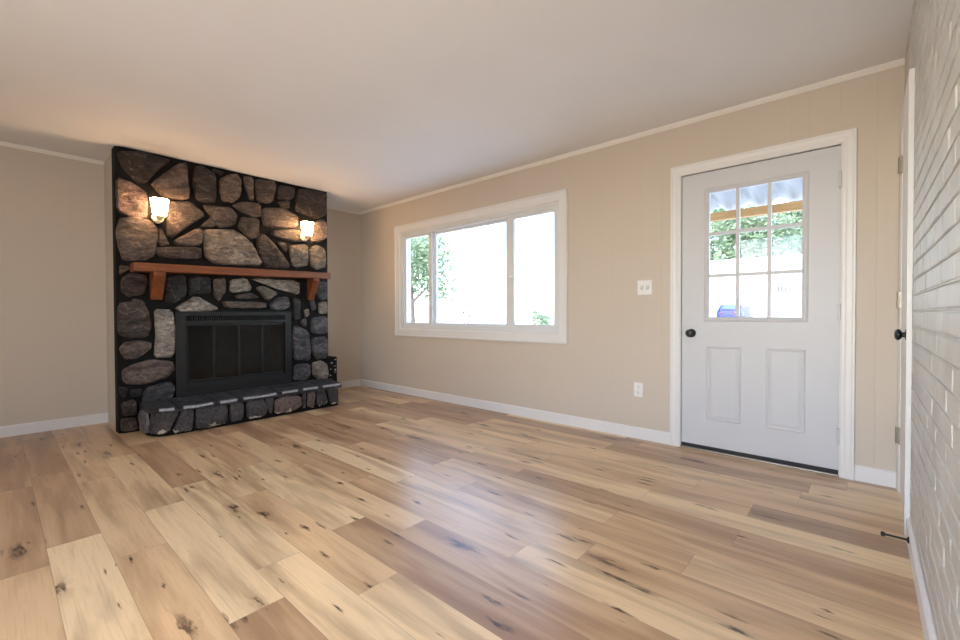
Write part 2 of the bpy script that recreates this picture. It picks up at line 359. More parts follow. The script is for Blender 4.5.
# ------------------------------------------------------------------ outlines of the facing stones: (colour, [(y, z)...])
STONES = [
(1,[(0.706,2.385),(0.888,2.427),(1.077,2.401),(0.994,2.314),(0.892,2.168),(0.833,2.163),(0.744,2.261)]),
(3,[(0.935,2.169),(1.13,2.384),(1.204,2.412),(1.212,2.097),(1.157,2.072),(1.013,2.079),(0.977,2.125)]),
(7,[(0.697,2.166),(0.809,2.141),(0.902,2.066),(0.903,1.866),(0.819,1.848),(0.719,1.877),(0.697,1.932)]),
(1,[(1.264,2.391),(1.329,2.416),(1.438,2.377),(1.444,2.118),(1.35,2.086),(1.281,2.096),(1.254,2.221)]),
(1,[(1.409,2.413),(1.517,2.405),(1.49,2.37),(1.447,2.384)]),
(3,[(1.478,2.328),(1.553,2.389),(1.63,2.413),(1.671,2.363),(1.657,2.2),(1.595,2.128),(1.497,2.129),(1.48,2.213)]),
(3,[(1.691,2.407),(1.786,2.419),(1.789,2.19),(1.745,2.187),(1.708,2.29)]),
(2,[(1.815,2.411),(2.018,2.42),(1.974,2.189),(1.828,2.182),(1.81,2.322)]),
(1,[(2.044,2.394),(2.224,2.406),(2.195,2.275),(2.027,2.242)]),
(1,[(2.027,2.215),(2.156,2.256),(2.155,2.164),(2.063,2.169)]),
(1,[(2.269,2.405),(2.586,2.421),(2.589,2.183),(2.471,2.112),(2.335,2.14),(2.233,2.161),(2.234,2.293)]),
(2,[(1.057,2.03),(1.228,2.063),(1.345,1.957),(1.225,1.854),(1.091,1.716),(1.047,1.737)]),
(2,[(1.333,2.05),(1.405,2.058),(1.567,2.073),(1.626,2.004),(1.611,1.913),(1.556,1.885),(1.459,1.86),(1.391,1.941)]),
(2,[(1.586,2.092),(1.669,2.147),(1.857,2.162),(1.856,2.033),(1.782,2.01),(1.659,2.05)]),
(2,[(1.298,1.841),(1.4,1.952),(1.437,1.862)]),
(2,[(1.667,1.991),(1.831,2.003),(1.829,1.827),(1.751,1.776),(1.638,1.882)]),
(3,[(1.882,2.12),(2.09,2.158),(2.238,2.096),(2.242,1.987),(2.109,1.951),(1.895,1.94),(1.871,2.014)]),
(2,[(1.982,1.906),(2.242,1.954),(2.368,1.848),(2.229,1.809),(2.097,1.825),(1.96,1.845)]),
(3,[(2.417,2.047),(2.538,2.112),(2.6,2.052),(2.586,1.905),(2.499,1.842),(2.403,1.841)]),
(3,[(0.719,1.819),(0.813,1.847),(0.924,1.834),(0.973,1.771),(0.969,1.696),(0.942,1.538),(0.884,1.498),(0.734,1.484),(0.703,1.607),(0.695,1.723)]),
(3,[(0.988,1.8),(1.024,1.734),(1.064,1.649),(0.994,1.628),(0.979,1.675)]),
(3,[(1.091,1.684),(1.29,1.831),(1.322,1.798),(1.309,1.674),(1.215,1.649),(1.121,1.652)]),
(2,[(0.975,1.612),(1.296,1.649),(1.307,1.537),(1.003,1.518),(0.964,1.567)]),
(4,[(1.344,1.815),(1.592,1.85),(1.684,1.803),(1.764,1.712),(1.861,1.531),(1.644,1.513),(1.42,1.509),(1.349,1.579),(1.343,1.72)]),
(2,[(1.819,1.821),(1.874,1.859),(2.001,1.744),(2.144,1.559),(2.138,1.521),(1.886,1.512),(1.818,1.718)]),
(2,[(2.022,1.784),(2.108,1.783),(2.128,1.683),(2.075,1.704)]),
(4,[(2.14,1.755),(2.355,1.802),(2.359,1.566),(2.227,1.533),(2.182,1.563)]),
(4,[(2.39,1.761),(2.474,1.804),(2.572,1.764),(2.577,1.567),(2.46,1.523),(2.394,1.569)]),
(3,[(0.708,1.431),(0.767,1.427),(0.773,1.402),(0.707,1.351)]),
(2,[(0.723,1.318),(0.78,1.369),(0.886,1.354),(0.896,1.294),(0.867,1.192),(0.757,1.167),(0.718,1.213)]),
(2,[(0.697,1.103),(0.787,1.121),(0.794,1.147),(0.866,1.127),(0.9,1.036),(0.917,0.913),(0.891,0.826),(0.753,0.818),(0.694,0.859)]),
(3,[(0.702,0.724),(0.736,0.777),(0.848,0.784),(0.915,0.763),(0.911,0.711),(0.819,0.634),(0.734,0.637)]),
(5,[(0.943,1.053),(1.073,1.045),(1.094,0.89),(1.083,0.636),(0.939,0.638),(0.952,0.85)]),
(3,[(0.723,0.536),(0.784,0.581),(0.917,0.613),(1.063,0.583),(1.085,0.508),(1.028,0.446),(0.858,0.404),(0.752,0.422),(0.726,0.459)]),
(6,[(0.868,0.368),(1.05,0.403),(1.084,0.34),(1.06,0.257),(0.912,0.243),(0.849,0.244)]),
(0,[(0.689,0.404),(0.751,0.383),(0.73,0.305),(0.698,0.327)]),
(0,[(0.768,0.368),(0.847,0.367),(0.839,0.307),(0.771,0.308)]),
(2,[(0.707,0.258),(0.781,0.281),(0.808,0.255),(0.806,0.147),(0.719,0.154)]),
(2,[(0.702,0.127),(0.799,0.122),(0.812,0.012),(0.704,0.021)]),
(0,[(1.027,1.35),(1.184,1.373),(1.182,1.193),(1.092,1.118),(1.021,1.13)]),
(0,[(1.212,1.361),(1.385,1.372),(1.383,1.209),(1.267,1.21),(1.21,1.189)]),
(5,[(1.099,1.072),(1.266,1.191),(1.455,1.065),(1.347,1.041),(1.142,1.04)]),
(3,[(1.41,1.349),(1.519,1.365),(1.518,1.242),(1.455,1.143),(1.417,1.186)]),
(5,[(1.56,1.353),(1.699,1.381),(1.755,1.292),(1.74,1.251),(1.558,1.229)]),
(2,[(1.604,1.201),(1.755,1.236),(1.832,1.182),(1.622,1.166)]),
(3,[(1.495,1.144),(1.892,1.136),(1.891,1.078),(1.516,1.076)]),
(5,[(1.766,1.38),(2.253,1.381),(2.252,1.231),(2.038,1.278),(1.854,1.338)]),
(4,[(1.804,1.289),(1.869,1.308),(2.027,1.235),(1.907,1.157)]),
(6,[(1.938,1.116),(2.027,1.192),(2.135,1.2),(2.156,1.102),(2.068,1.058),(1.963,1.068)]),
(6,[(2.44,1.379),(2.594,1.387),(2.592,1.189),(2.505,1.175),(2.445,1.265)]),
(6,[(2.403,1.23),(2.462,1.077),(2.413,1.054),(2.379,1.15)]),
(4,[(2.487,1.146),(2.586,1.16),(2.593,1.02),(2.485,1.02)]),
(6,[(2.389,0.963),(2.584,0.985),(2.589,0.786),(2.399,0.793)]),
(6,[(2.399,0.742),(2.582,0.745),(2.586,0.511),(2.444,0.499),(2.397,0.617)]),
(4,[(2.408,0.456),(2.517,0.47),(2.592,0.417),(2.584,0.254),(2.491,0.253),(2.407,0.32)]),
(6,[(2.198,0.888),(2.352,0.817),(2.38,0.64),(2.372,0.494),(2.194,0.519),(2.174,0.719)]),
(6,[(2.194,0.453),(2.372,0.448),(2.371,0.324),(2.323,0.272),(2.181,0.289)]),
(4,[(2.308,1.054),(2.366,1.076),(2.377,1.009),(2.33,0.975)]),
(6,[(2.278,0.942),(2.33,0.964),(2.341,0.863),(2.272,0.898)]),
(0,[(2.19,1.191),(2.274,1.17),(2.261,0.965),(2.199,0.943)]),
]
# ------------------------------------------------------------------ room shell
REAR = -1.75
MB().box(DL-.3, 1.2, REAR-.15, DF+.14, -.12, 0).build('floor', M_floor)
tag(bpy.data.objects['floor'], 'light oak plank floor with dark knots', 'floor', kind='structure')
tag(MB().box(DL-.3, 1.2, REAR-.15, DF+.14, H, H+.15).build('ceiling', M_ceiling), 'smooth off-white ceiling over the whole room', 'ceiling', kind='structure')
WX0, WX1, WZ0, WZ1 = -4.42, -2.095, .828, 2.035       # window opening
PX0, PX1, PZ1 = -1.048, -.104, 2.05                     # entry door opening
tag(MB().sheet('y', DF, [DL-.15, WX0, WX1, PX0, PX1, .5], [0, WZ0, WZ1, PZ1, H],
    [(WX0, WX1, WZ0, WZ1), (PX0, PX1, 0, WZ0), (PX0, PX1, WZ0, WZ1), (PX0, PX1, WZ1, PZ1)], .14).build('wall_front', M_wall_front),
    'beige panelled wall with the wide window and the white entry door', 'wall', kind='structure')
tag(MB().box(DL-.15, DL, REAR, DF, 0, H).build('wall_left', M_wall_left), 'beige panelled wall behind the stone fireplace', 'wall', kind='structure')
tag(MB().sheet('y', REAR, [DL-.15, -1.75, .05, .6], [0, .6, 2.3, H], [(-1.75, .05, .6, 2.3)], -.14).build('wall_back', M_beige),  # unseen wall; its opening is added for the rear fill lamp
    'beige wall opposite the entry door, behind the viewer', 'wall', kind='structure')

# painted brick wall with a recess for the narrow door
QY0, QY1, QZ1 = 2.795, 3.375, 2.035
wr = MB(); wr.sheet('x', DR+.0025, [REAR, QY0, QY1, DF], [0, QZ1, H], [(QY0, QY1, 0, QZ1)], .2)
bl, bh, mo = .2, .0575, .0105
z = 1.018 + .0035 - 15*(bh+mo); r = 0
while z < H:
    y = -1.2 + (r % 2)*(bl+mo)/2
    while y < DF:
        y0, y1, z0, z1 = y, y+bl, max(z, .0), min(z+bh, H-.001)
        if z1 > .01 and z1-z0 > .01:
            yy1 = min(y1, DF)
            if z0 < 2.11 and yy1 > 2.722: yy1 = 2.722
            if yy1-y0 > .02:
                jx = random.uniform(-.0012, .0012); c = .0035
                a = [wr.bm.verts.new((DR+.003, p, q)) for p, q in ((y0, z0), (yy1, z0), (yy1, z1), (y0, z1))]
                b = [wr.bm.verts.new((DR+.001+jx*.5, p, q)) for p, q in ((y0+.001, z0+.001), (yy1-.001, z0+.001), (yy1-.001, z1-.001), (y0+.001, z1-.001))]
                d = [wr.bm.verts.new((DR+jx+random.uniform(-.0006, .0006), p, q)) for p, q in ((y0+c, z0+c), (yy1-c, z0+c), (yy1-c, z1-c), (y0+c, z1-c))]
                for A, B in ((a, b), (b, d)):
                    for k in range(4): wr.bm.faces.new((A[k], A[(k+1) % 4], B[(k+1) % 4], B[k]))
                wr.bm.faces.new(d)
        y += bl+mo
    z += bh+mo; r += 1
z = 1.018 + .0035 - 15*(bh+mo) - mo
while z < H-.02:            # proud ragged mortar along the bed joints
    ye = DF if z > 2.11 else 2.722
    nseg = int((ye+1.2)/.03); P_ = None
    for k in range(nseg+1):
        y = -1.2+(ye+1.2)*k/nseg; q = noise.noise(Vector((y*11, z*50, 0))); q2 = noise.noise(Vector((y*27, z*50, 9)))
        cur = [wr.bm.verts.new(p) for p in ((DR+.004, y, z+.0022+.0015*q2), (DR-.0008-.0030*max(0, q+.2), y, z+mo*.42+.0015*q), (DR-.0008-.0026*max(0, q+.2), y, z+mo*.58+.0015*q2), (DR+.004, y, z+mo-.0022+.0015*q))]
        if P_:
            for j in range(3): wr.bm.faces.new((P_[j], cur[j], cur[j+1], P_[j+1]))
        P_ = cur
    z += bh+mo
tag(wr.build('wall_right', M_brick), 'white painted brick wall beside the narrow door', 'wall', kind='structure')

# baseboards and ceiling trim
def base_prof(mb, axis, val, sgn, a, b, h=.092, t=.014):
    pr = [(0, 0), (t, 0), (t, h-.012), (t*.55, h-.003), (t*.3, h), (0, h)]
    if axis == 'y': mb.prism([(a, val+sgn*d, z) for d, z in pr], (b-a, 0, 0))
    else: mb.prism([(val+sgn*d, a, z) for d, z in pr], (0, b-a, 0))
    return mb
FY0, FY1 = .70, 2.605   # fireplace width along the left wall
def st(mb, name, label, mat=None): return tag(mb.build(name, mat or M_white), label, 'trim', kind='structure')
st(base_prof(MB(), 'y', DF, -1, DL, -1.111), 'baseboard_front', 'white baseboard under the wide window')
st(base_prof(MB(), 'y', DF, -1, -.041, .147), 'baseboard_corner', 'short white baseboard between entry door and narrow door')
st(base_prof(MB(), 'x', DL, 1, REAR, FY0), 'baseboard_left', 'white baseboard left of the fireplace')
st(base_prof(MB(), 'x', DL, 1, FY1, DF-.014), 'baseboard_recess', 'white baseboard between fireplace and the corner')
st(base_prof(MB(), 'x', DR, -1, REAR, 2.72), 'baseboard_right', 'white baseboard along the white brick wall')
def cove(mb, axis, val, sgn, a, b, s=.028):
    pr = [(0, H), (s, H), (s, H-.006), (s*.6, H-s*.6), (.006, H-s), (0, H-s)]
    if axis == 'y': mb.prism([(a, val+sgn*d, z) for d, z in pr], (b-a, 0, 0))
    else: mb.prism([(val+sgn*d, a, z) for d, z in pr], (0, b-a, 0))
    return mb
M_cove = plain('cream ceiling trim', lin(242, 238, 232), .5, var=.01)
st(cove(MB(), 'y', DF, -1, DL, DR), 'trim_1', 'thin cream ceiling trim above the window wall', M_cove)
st(cove(MB(), 'x', DL, 1, REAR, FY0), 'trim_2', 'thin cream ceiling trim left of the fireplace', M_cove)
st(cove(MB(), 'x', DL, 1, FY1, DF-.024), 'trim_3', 'thin cream ceiling trim right of the fireplace', M_cove)

# ------------------------------------------------------------------ window
win = thing('window_1', ((WX0+WX1)/2, DF, WZ0), 'wide white three-lite sliding window in the beige wall', 'window', kind='structure')
CP = [(0, 0), (0, .012), (.01, .018), (.075, .018), (.082, .024), (.093, .024), (.093, 0)]
MB().casing(CP, 'y', DF, -1, WX0, WX1, WZ0, WZ1, closed=True).build('window_casing', M_white, win)
MB().ring(WX0, WX1, WZ0, WZ1, .05, DF+.012, DF+.125).ring(WX0-.004, WX1+.004, WZ0-.004, WZ1+.004, .03, DF-.004, DF+.03).build('window_frame', M_vinyl, win)
ix0, ix1, iz0, iz1 = WX0+.045, WX1-.045, WZ0+.045, WZ1-.045
def sash(x0, x1, y0, y1, wl, wr_, w=.034):
    mb = MB(); rows = []
    for k, y in ((0, y0), (1, y0), (1, y1), (0, y1)):
        rows.append([mb.bm.verts.new((u, y, z)) for u, z in ((x0+k*wl, iz0-.004+k*w), (x0+k*wl, iz1+.004-k*w), (x1-k*wr_, iz1+.004-k*w), (x1-k*wr_, iz0-.004+k*w))])
    for i in range(4):
        a, b = rows[i], rows[(i+1) % 4]
        for k in range(4): mb.bm.faces.new((a[k], a[(k+1) % 4], b[(k+1) % 4], b[k]))
    s = mb.build('sash', M_vinyl, win)
    MB().box(x0+wl-.005, x1-wr_+.005, (y0+y1)/2-.003, (y0+y1)/2+.003, iz0+w-.009, iz1-w+.009).build('glass_pane', M_glass, s)
    return s
sl = sash(ix0-.004, -3.865, DF+.030, DF+.062, .034, .055)
sm = sash(-3.885, -2.715, DF+.070, DF+.102, .055, .055)
sr_ = sash(-2.715, ix1+.004, DF+.030, DF+.062, .075, .034)
for zz in (1.12, 1.40):
    MB().box(-3.874, -3.852, DF+.020, DF+.032, zz-.02, zz+.02, .003).build('sash_clip', M_plate, sl)
MB().lathe([(.02, 0), (.02, .008), (.014, .016), (0, .018)], (-2.672, DF+.034, 1.382), (0, -1, 0)).build('sash_lock', M_plate, sr_, smooth=40)

# ------------------------------------------------------------------ entry door
d1 = thing('door_1', ((PX0+PX1)/2, DF, 0), 'white entry door with nine-pane glass and black knob', 'door', kind='structure')
DCP = [(-.012, -.0), (-.012, .006), (0, .013), (.012, .013), (.02, .017), (.044, .019), (.050, .023), (.060, .023), (.063, 0)]
MB().casing(DCP, 'y', DF, -1, PX0, PX1, 0, PZ1).build('door_casing', M_white, d1)
jm = MB(); jm.box(PX0, PX0+.008, DF, DF+.14, 0, PZ1).box(PX1-.008, PX1, DF, DF+.14, 0, PZ1).box(PX0, PX1, DF, DF+.14, PZ1-.008, PZ1)
jm.box(PX0+.008, PX0+.022, DF+.062, DF+.14, 0, PZ1-.008).box(PX1-.022, PX1-.008, DF+.062, DF+.14, 0, PZ1-.008).box(PX0, PX1, DF+.062, DF+.14, PZ1-.022, PZ1-.008)
jm.build('door_jamb', M_white, d1)
SX0, SX1, SZ0, SZ1 = PX0+.013, PX1-.013, .034, PZ1-.016
LX0, LX1, LZ0, LZ1 = -.853, -.299, .977, 1.884
SY = DF+.012
slab = MB().sheet('y', SY, [SX0, LX0, LX1, SX1], [SZ0, LZ0, LZ1, SZ1], [(LX0, LX1, LZ0, LZ1)], .044).build('door_slab', M_door, d1)
lf = MB(); lf.casing([(-.006, 0), (-.006, .004), (.004, .010), (.018, .008), (.026, .003), (.028, 0)], 'y', SY, -1, LX0, LX1, LZ0, LZ1, closed=True)
for xx in (-.668, -.482): lf.box(xx-.0115, xx+.0115, SY-.002, SY+.02, LZ0-.002, LZ1+.002)
for zz in (1.279, 1.581): lf.box(LX0-.002, LX1+.002, SY-.0015, SY+.0205, zz-.0115, zz+.0115)
lf.build('lite_frame', M_door, slab)
MB().box(LX0-.004, LX1+.004, SY+.021, SY+.027, LZ0-.004, LZ1+.004).build('glass_pane', M_glass, slab)
pn = MB()
for a, b in ((-.864, -.644), (-.497, -.283)):
    zb, zt = .232, .772
    rows = []
    for w, d in ((0, 0), (.006, .005), (.012, .004), (.018, -.001), (.034, .003), (.036, .0035)):
        rows.append([pn.bm.verts.new((u, SY-d-.0002, q)) for u, q in ((a+w, zb+w), (b-w, zb+w), (b-w, zt-w), (a+w, zt-w))])
    for A, B in zip(rows, rows[1:]):
        for k in range(4): pn.bm.faces.new((A[k], A[(k+1) % 4], B[(k+1) % 4], B[k]))
    pn.bm.faces.new(rows[-1])
pn.build('raised_panel', M_door, slab)
kn = MB(); kn.lathe([(.031, 0), (.031, .006), (.024, .010), (.012, .014), (.0115, .030), (.022, .036), (.028, .046), (.028, .056), (.02, .066), (0, .069)], (-.966, SY, .862), (0, -1, 0), 28)
tag(kn.build('door_knob', M_black, slab, smooth=40), 'round black knob')
MB().box(SX0-.004, SX0+.0005, SY+.006, SY+.036, .84, .89).build('strike_plate', M_black, slab)
for zz in (1.824, 1.014, .248):
    hb = MB(); hb.tube((PX1-.014, DF-.008, zz-.05), (PX1-.014, DF-.008, zz+.05), .0075, n=12)
    hb.box(PX1-.022, PX1-.013, DF-.006, SY+.002, zz-.05, zz+.05)
    hb.build('hinge', M_door, slab, smooth=40)
MB().box(PX0+.008, PX1-.008, DF-.012, DF+.13, 0, .012, .003).build('threshold', M_steel, d1)
tag(MB().box(SX0, SX1, SY-.006, SY+.04, .012, .036, .002).build('door_sweep', M_dark, slab), 'dark rubber sweep under the door')

# ------------------------------------------------------------------ narrow door in the brick wall
d2 = thing('door_2', (DR, (QY0+QY1)/2, 0), 'narrow white door in the brick wall by the corner', 'door', kind='structure')
MB().casing([(-.012, 0), (-.012, .010), (.01, .016), (.058, .018), (.062, .018), (.062, 0)], 'x', DR, -1, QY0, QY1, 0, QZ1).build('door_casing', M_white, d2)
s2 = MB().box(.151, .186, QY0+.004, QY1-.004, .012, QZ1-.004, .002).build('door_slab', M_white, d2)
kb = MB(); kb.lathe([(.030, 0), (.030, .005), (.022, .009), (.0115, .011), (.011, .019), (.020, .023), (.0265, .030), (.0265, .037), (.018, .045), (0, .047)], (.151, QY0+.055, .905), (-1, 0, 0), 28)
tag(kb.build('door_knob', M_black, s2, smooth=40), 'round black knob')
for zz in (1.83, 1.08, .32):
    hb = MB(); hb.tube((.138, QY1-.005, zz-.045), (.138, QY1-.005, zz+.045), .0065, n=12)
    hb.box(.1415, .1505, QY1-.035, QY1-.004, zz-.045, zz+.045)
    hb.build('hinge', M_steel, s2, smooth=40)

ds = thing('door_stop', (DR-.014, 2.52, .062), 'black rod door stop on the baseboard of the brick wall', 'door stop')
MB().lathe([(.014, 0), (.014, .003), (.008, .006), (.0045, .009), (.0045, .072)], (DR-.0145, 2.52, .062), (-1, 0, 0), 16).build('rod', M_black, ds, smooth=40)
MB().lathe([(.007, .0), (.0095, .003), (.0095, .012), (.006, .015)], (DR-.0145-.072, 2.52, .062), (-1, 0, 0), 16).build('rubber_tip', M_dark, ds, smooth=40)

# ------------------------------------------------------------------ switch and outlet
sw = thing('light_switch', (-1.31, DF, 1.215), 'white two-gang light switch plate left of the entry door', 'light switch')
MB().box(-1.368, -1.252, DF-.006, DF, 1.157, 1.273, .003).build('cover_plate', M_plate, sw)
for xx in (-1.333, -1.287):
    MB().box(xx-.012, xx+.012, DF-.0065, DF-.0055, 1.198, 1.232).build('toggle_slot', plain('grey plastic', lin(196, 194, 192), .4), sw)
    MB().prism([(xx-.005, DF-.006, 1.205), (xx-.005, DF-.006, 1.225), (xx-.005, DF-.016, 1.230), (xx-.005, DF-.018, 1.222)], (.010, 0, 0)).build('toggle', M_plate, sw)
ol = thing('power_outlet', (-1.358, DF, .395), 'white duplex power outlet low on the wall under the light switch', 'power outlet')
MB().box(-1.396, -1.320, DF-.006, DF, .337, .453, .003).build('cover_plate', M_plate, ol)
for zz in (.373, .417):
    s_ = MB(); s_.lathe([(.0165, 0), (.0165, .003), (.015, .004)], (-1.358, DF-.0055, zz), (0, -1, 0), 20); f_ = s_.build('socket', M_plate, ol)
    k_ = MB()
    for dx in (-.006, .006): k_.box(-1.358+dx-.001, -1.358+dx+.001, DF-.0101, DF-.0094, zz-.001, zz+.008)
    k_.box(-1.3605, -1.3555, DF-.0101, DF-.0094, zz-.011, zz-.007)
    k_.build('slots', M_shadowgap, f_)
# ------------------------------------------------------------------ fireplace
FXM = -4.715
fp = thing('fireplace', (-5.02, (FY0+FY1)/2, 0), 'dark fieldstone fireplace with raised hearth on the left wall', 'fireplace')
for ya in (FY0, FY1-.05): tag(MB().box(DL+.001, -4.86, ya, ya+.05, 0, H-.0005).build('chase_side', M_beige, fp), 'beige painted side of the chase')
OY0, OY1, OZ0, OZ1 = 1.12, 2.125, .285, 1.015
br = MB(); br.sheet('x', FXM, [FY0+.045, OY0, OY1, FY1-.005], [0, OZ0, OZ1, H-.0005], [(OY0, OY1, OZ0, OZ1)], -.07)
br.prism([(-4.86, FY0-.012, 0), (-4.748, FY0-.010, 0), (-4.725, FY0+.012, 0), (FXM, FY0+.045, 0), (-4.86, FY0+.045, 0)], (0, 0, H-.0005))
br.prism([(-4.86, FY1-.005, 0), (FXM, FY1-.005, 0), (-4.722, FY1+.004, 0), (-4.735, FY1+.010, 0), (-4.86, FY1+.010, 0)], (0, 0, H-.0005))
tag(br.build('mortar', M_mortar, fp), 'black mortar bed between the stones')

TINT = [lin(66, 62, 63), lin(70, 60, 57), lin(98, 84, 78), lin(126, 108, 98), lin(160, 146, 133), lin(194, 182, 170), lin(103, 99, 101), lin(118, 96, 93)]
def stone(bm, lay, P, c, seed, x0, plane='x', hmax=.042):
    rnd = random.Random(seed)
    for _ in range(1):
        Q = []
        for i in range(len(P)):
            a, b = P[i], P[(i+1) % len(P)]
            Q += [(a[0]*.86+b[0]*.14, a[1]*.86+b[1]*.14), (a[0]*.14+b[0]*.86, a[1]*.14+b[1]*.86)]
        P = Q
    D = []
    for i in range(len(P)):                      # keep edge lengths short so the outline can be rough
        a, b = P[i], P[(i+1) % len(P)]; L = math.hypot(b[0]-a[0], b[1]-a[1]); k = max(1, int(L/.035))
        D += [(a[0]+(b[0]-a[0])*t/k, a[1]+(b[1]-a[1])*t/k) for t in range(k)]
    P = D; n = len(P)
    cy = sum(p[0] for p in P)/n; cz = sum(p[1] for p in P)/n
    size = math.sqrt(max(p[0] for p in P)-min(p[0] for p in P))
    Hh = hmax*rnd.uniform(.75, 1.1)*min(1, .55+size*.9)
    tx, tz = rnd.uniform(-.05, .05), rnd.uniform(-.05, .05)
    base = TINT[c]; k0 = rnd.uniform(.9, 1.1)
    rings = []
    for s, hh in ((1.03, 0), (1.02, .35), (.985, .72), (.93, .90), (.80, 1), (.62, 1.04), (.42, 1.05), (.2, 1.06)):
        ring = []
        for p in P:
            o = noise.noise(Vector((p[0]*17, p[1]*17, seed)))*.007
            s_ = s+.035; y = cy+(p[0]-cy)*s_ + o*.6; z = cz+(p[1]-cz)*s_ + o*.6
            d = hh*Hh
            if hh > .5:
                q = Vector((y*7, z*7, seed*3.1))
                d += .016*noise.noise(q) + .010*noise.noise(q*3)+.004*noise.noise(q*8) + (y-cy)*tx+(z-cz)*tz
                cell = noise.cell(Vector((y*5.5+.3*noise.noise(q), z*5.5, seed)))
                d += .007*cell + .010*abs(noise.noise(q*1.7+Vector((3, 1, 2))))
            ring.append(bm.verts.new((x0+max(d, 0), y, z)))
        rings.append(ring)
    mid = bm.verts.new((x0+Hh*1.06, cy, cz))
    fs = []
    for A, B in zip(rings, rings[1:]):
        for i in range(n): fs.append(bm.faces.new((A[i], A[(i+1) % n], B[(i+1) % n], B[i])))
    for i in range(n): fs.append(bm.faces.new((rings[-1][i], rings[-1][(i+1) % n], mid)))
    for f in fs:
        for l in f.loops:
            v = l.vert.co; t = k0*(1+.25*noise.noise(Vector((v.y*6, v.z*6, seed*1.7))))
            l[lay] = (base[0]*t, base[1]*t, base[2]*t, 1)
sf = MB(); lay = sf.bm.loops.layers.float_color.new('tint')
for i, (c, P) in enumerate(STONES): stone(sf.bm, lay, P, c, i+1, FXM-.004)
sfo = sf.build('stone_facing', M_stone, fp, smooth=38)

# raised hearth: curved left end, rough face stones, cap stones with worn pale edges
def hearth_out(off):
    xf = -4.335+off; y0 = .84-off*.4; y1 = 2.545+off
    return [(FXM, y0-.0), (-4.50, y0-.005), (-4.41, y0+.02), (-4.36, y0+.055), (xf, y0+.12), (xf-.0, 1.5), (xf-.02, 2.2), (xf-.03, y1-.03), (xf-.06, y1), (FXM, y1)]
hb = MB(); hb.prism([(x, y, 0) for x, y in hearth_out(0)], (0, 0, .21))
hb.build('hearth_base', M_mortar, fp)
hs = MB(); lay = hs.bm.loops.layers.float_color.new('tint')
HS = [(6, [(.80, .19), (.835, .205), (.85, .10), (.80, .07)]), (0, [(.86, .21), (1.03, .205), (.95, .03), (.84, .02)]), (0, [(1.05, .2), (1.13, .195), (1.12, .02), (.98, .02)]),
      (1, [(1.155, .2), (1.39, .2), (1.40, .03), (1.16, .015)]), (1, [(1.42, .195), (1.53, .2), (1.53, .04), (1.42, .03)]), (0, [(1.56, .19), (1.70, .2), (1.76, .11), (1.72, .03), (1.57, .03)]),
      (0, [(1.73, .2), (1.82, .195), (1.80, .04), (1.77, .05)]), (3, [(1.83, .16), (1.90, .19), (2.08, .17), (2.09, .07), (1.98, .03), (1.83, .035)]), (0, [(2.11, .2), (2.15, .2), (2.14, .04), (2.11, .04)]),
      (2, [(2.17, .2), (2.25, .19), (2.24, .03), (2.16, .05)]), (0, [(2.27, .19), (2.36, .2), (2.40, .05), (2.28, .03)]), (0, [(2.39, .2), (2.52, .2), (2.53, .03), (2.43, .03)])]
DK = {6: 0, 1: 0, 3: 2}
for i, (c, P) in enumerate(HS[1:]):
    c = DK.get(c, c); stone(hs.bm, lay, P, c, 100+i, 0, hmax=.03)
ho = hearth_out(0)
for v in hs.bm.verts:      # bend the face stones round the curved front
    y = v.co.y; xs = -4.335
    for (xa, ya), (xb, yb) in zip(ho[1:-1], ho[2:]):
        if ya <= y <= yb and yb > ya: xs = xa+(xb-xa)*(y-ya)/(yb-ya)
    v.co.x += xs-.004
hs2 = hs.bm
n0 = len(hs2.verts)
e_ = MB(); lay2 = e_.bm.loops.layers.float_color.new('tint')     # the stone on the curved left end faces the side
stone(e_.bm, lay2, [(-4.68, .19), (-4.47, .20), (-4.43, .10), (-4.48, .02), (-4.68, .02)], 6, 130, 0, hmax=.028)
for v in e_.bm.verts: v.co = Vector((v.co.y, .84-v.co.x+.003, v.co.z))
e_.build('hearth_end_stone', M_hearth, fp, smooth=60)
hs.build('hearth_face_stones', M_hearth, fp, smooth=60)
ho2 = hearth_out(.028)
def front_x(y):
    for (xa, ya), (xb, yb) in zip(ho2[1:-1], ho2[2:]):
        if ya <= y <= yb and yb > ya: return xa+(xb-xa)*(y-ya)/(yb-ya)
    return -4.36
cuts = [.83, 1.025, 1.305, 1.50, 1.86, 2.08, 2.30, 2.572]
chp = MB()
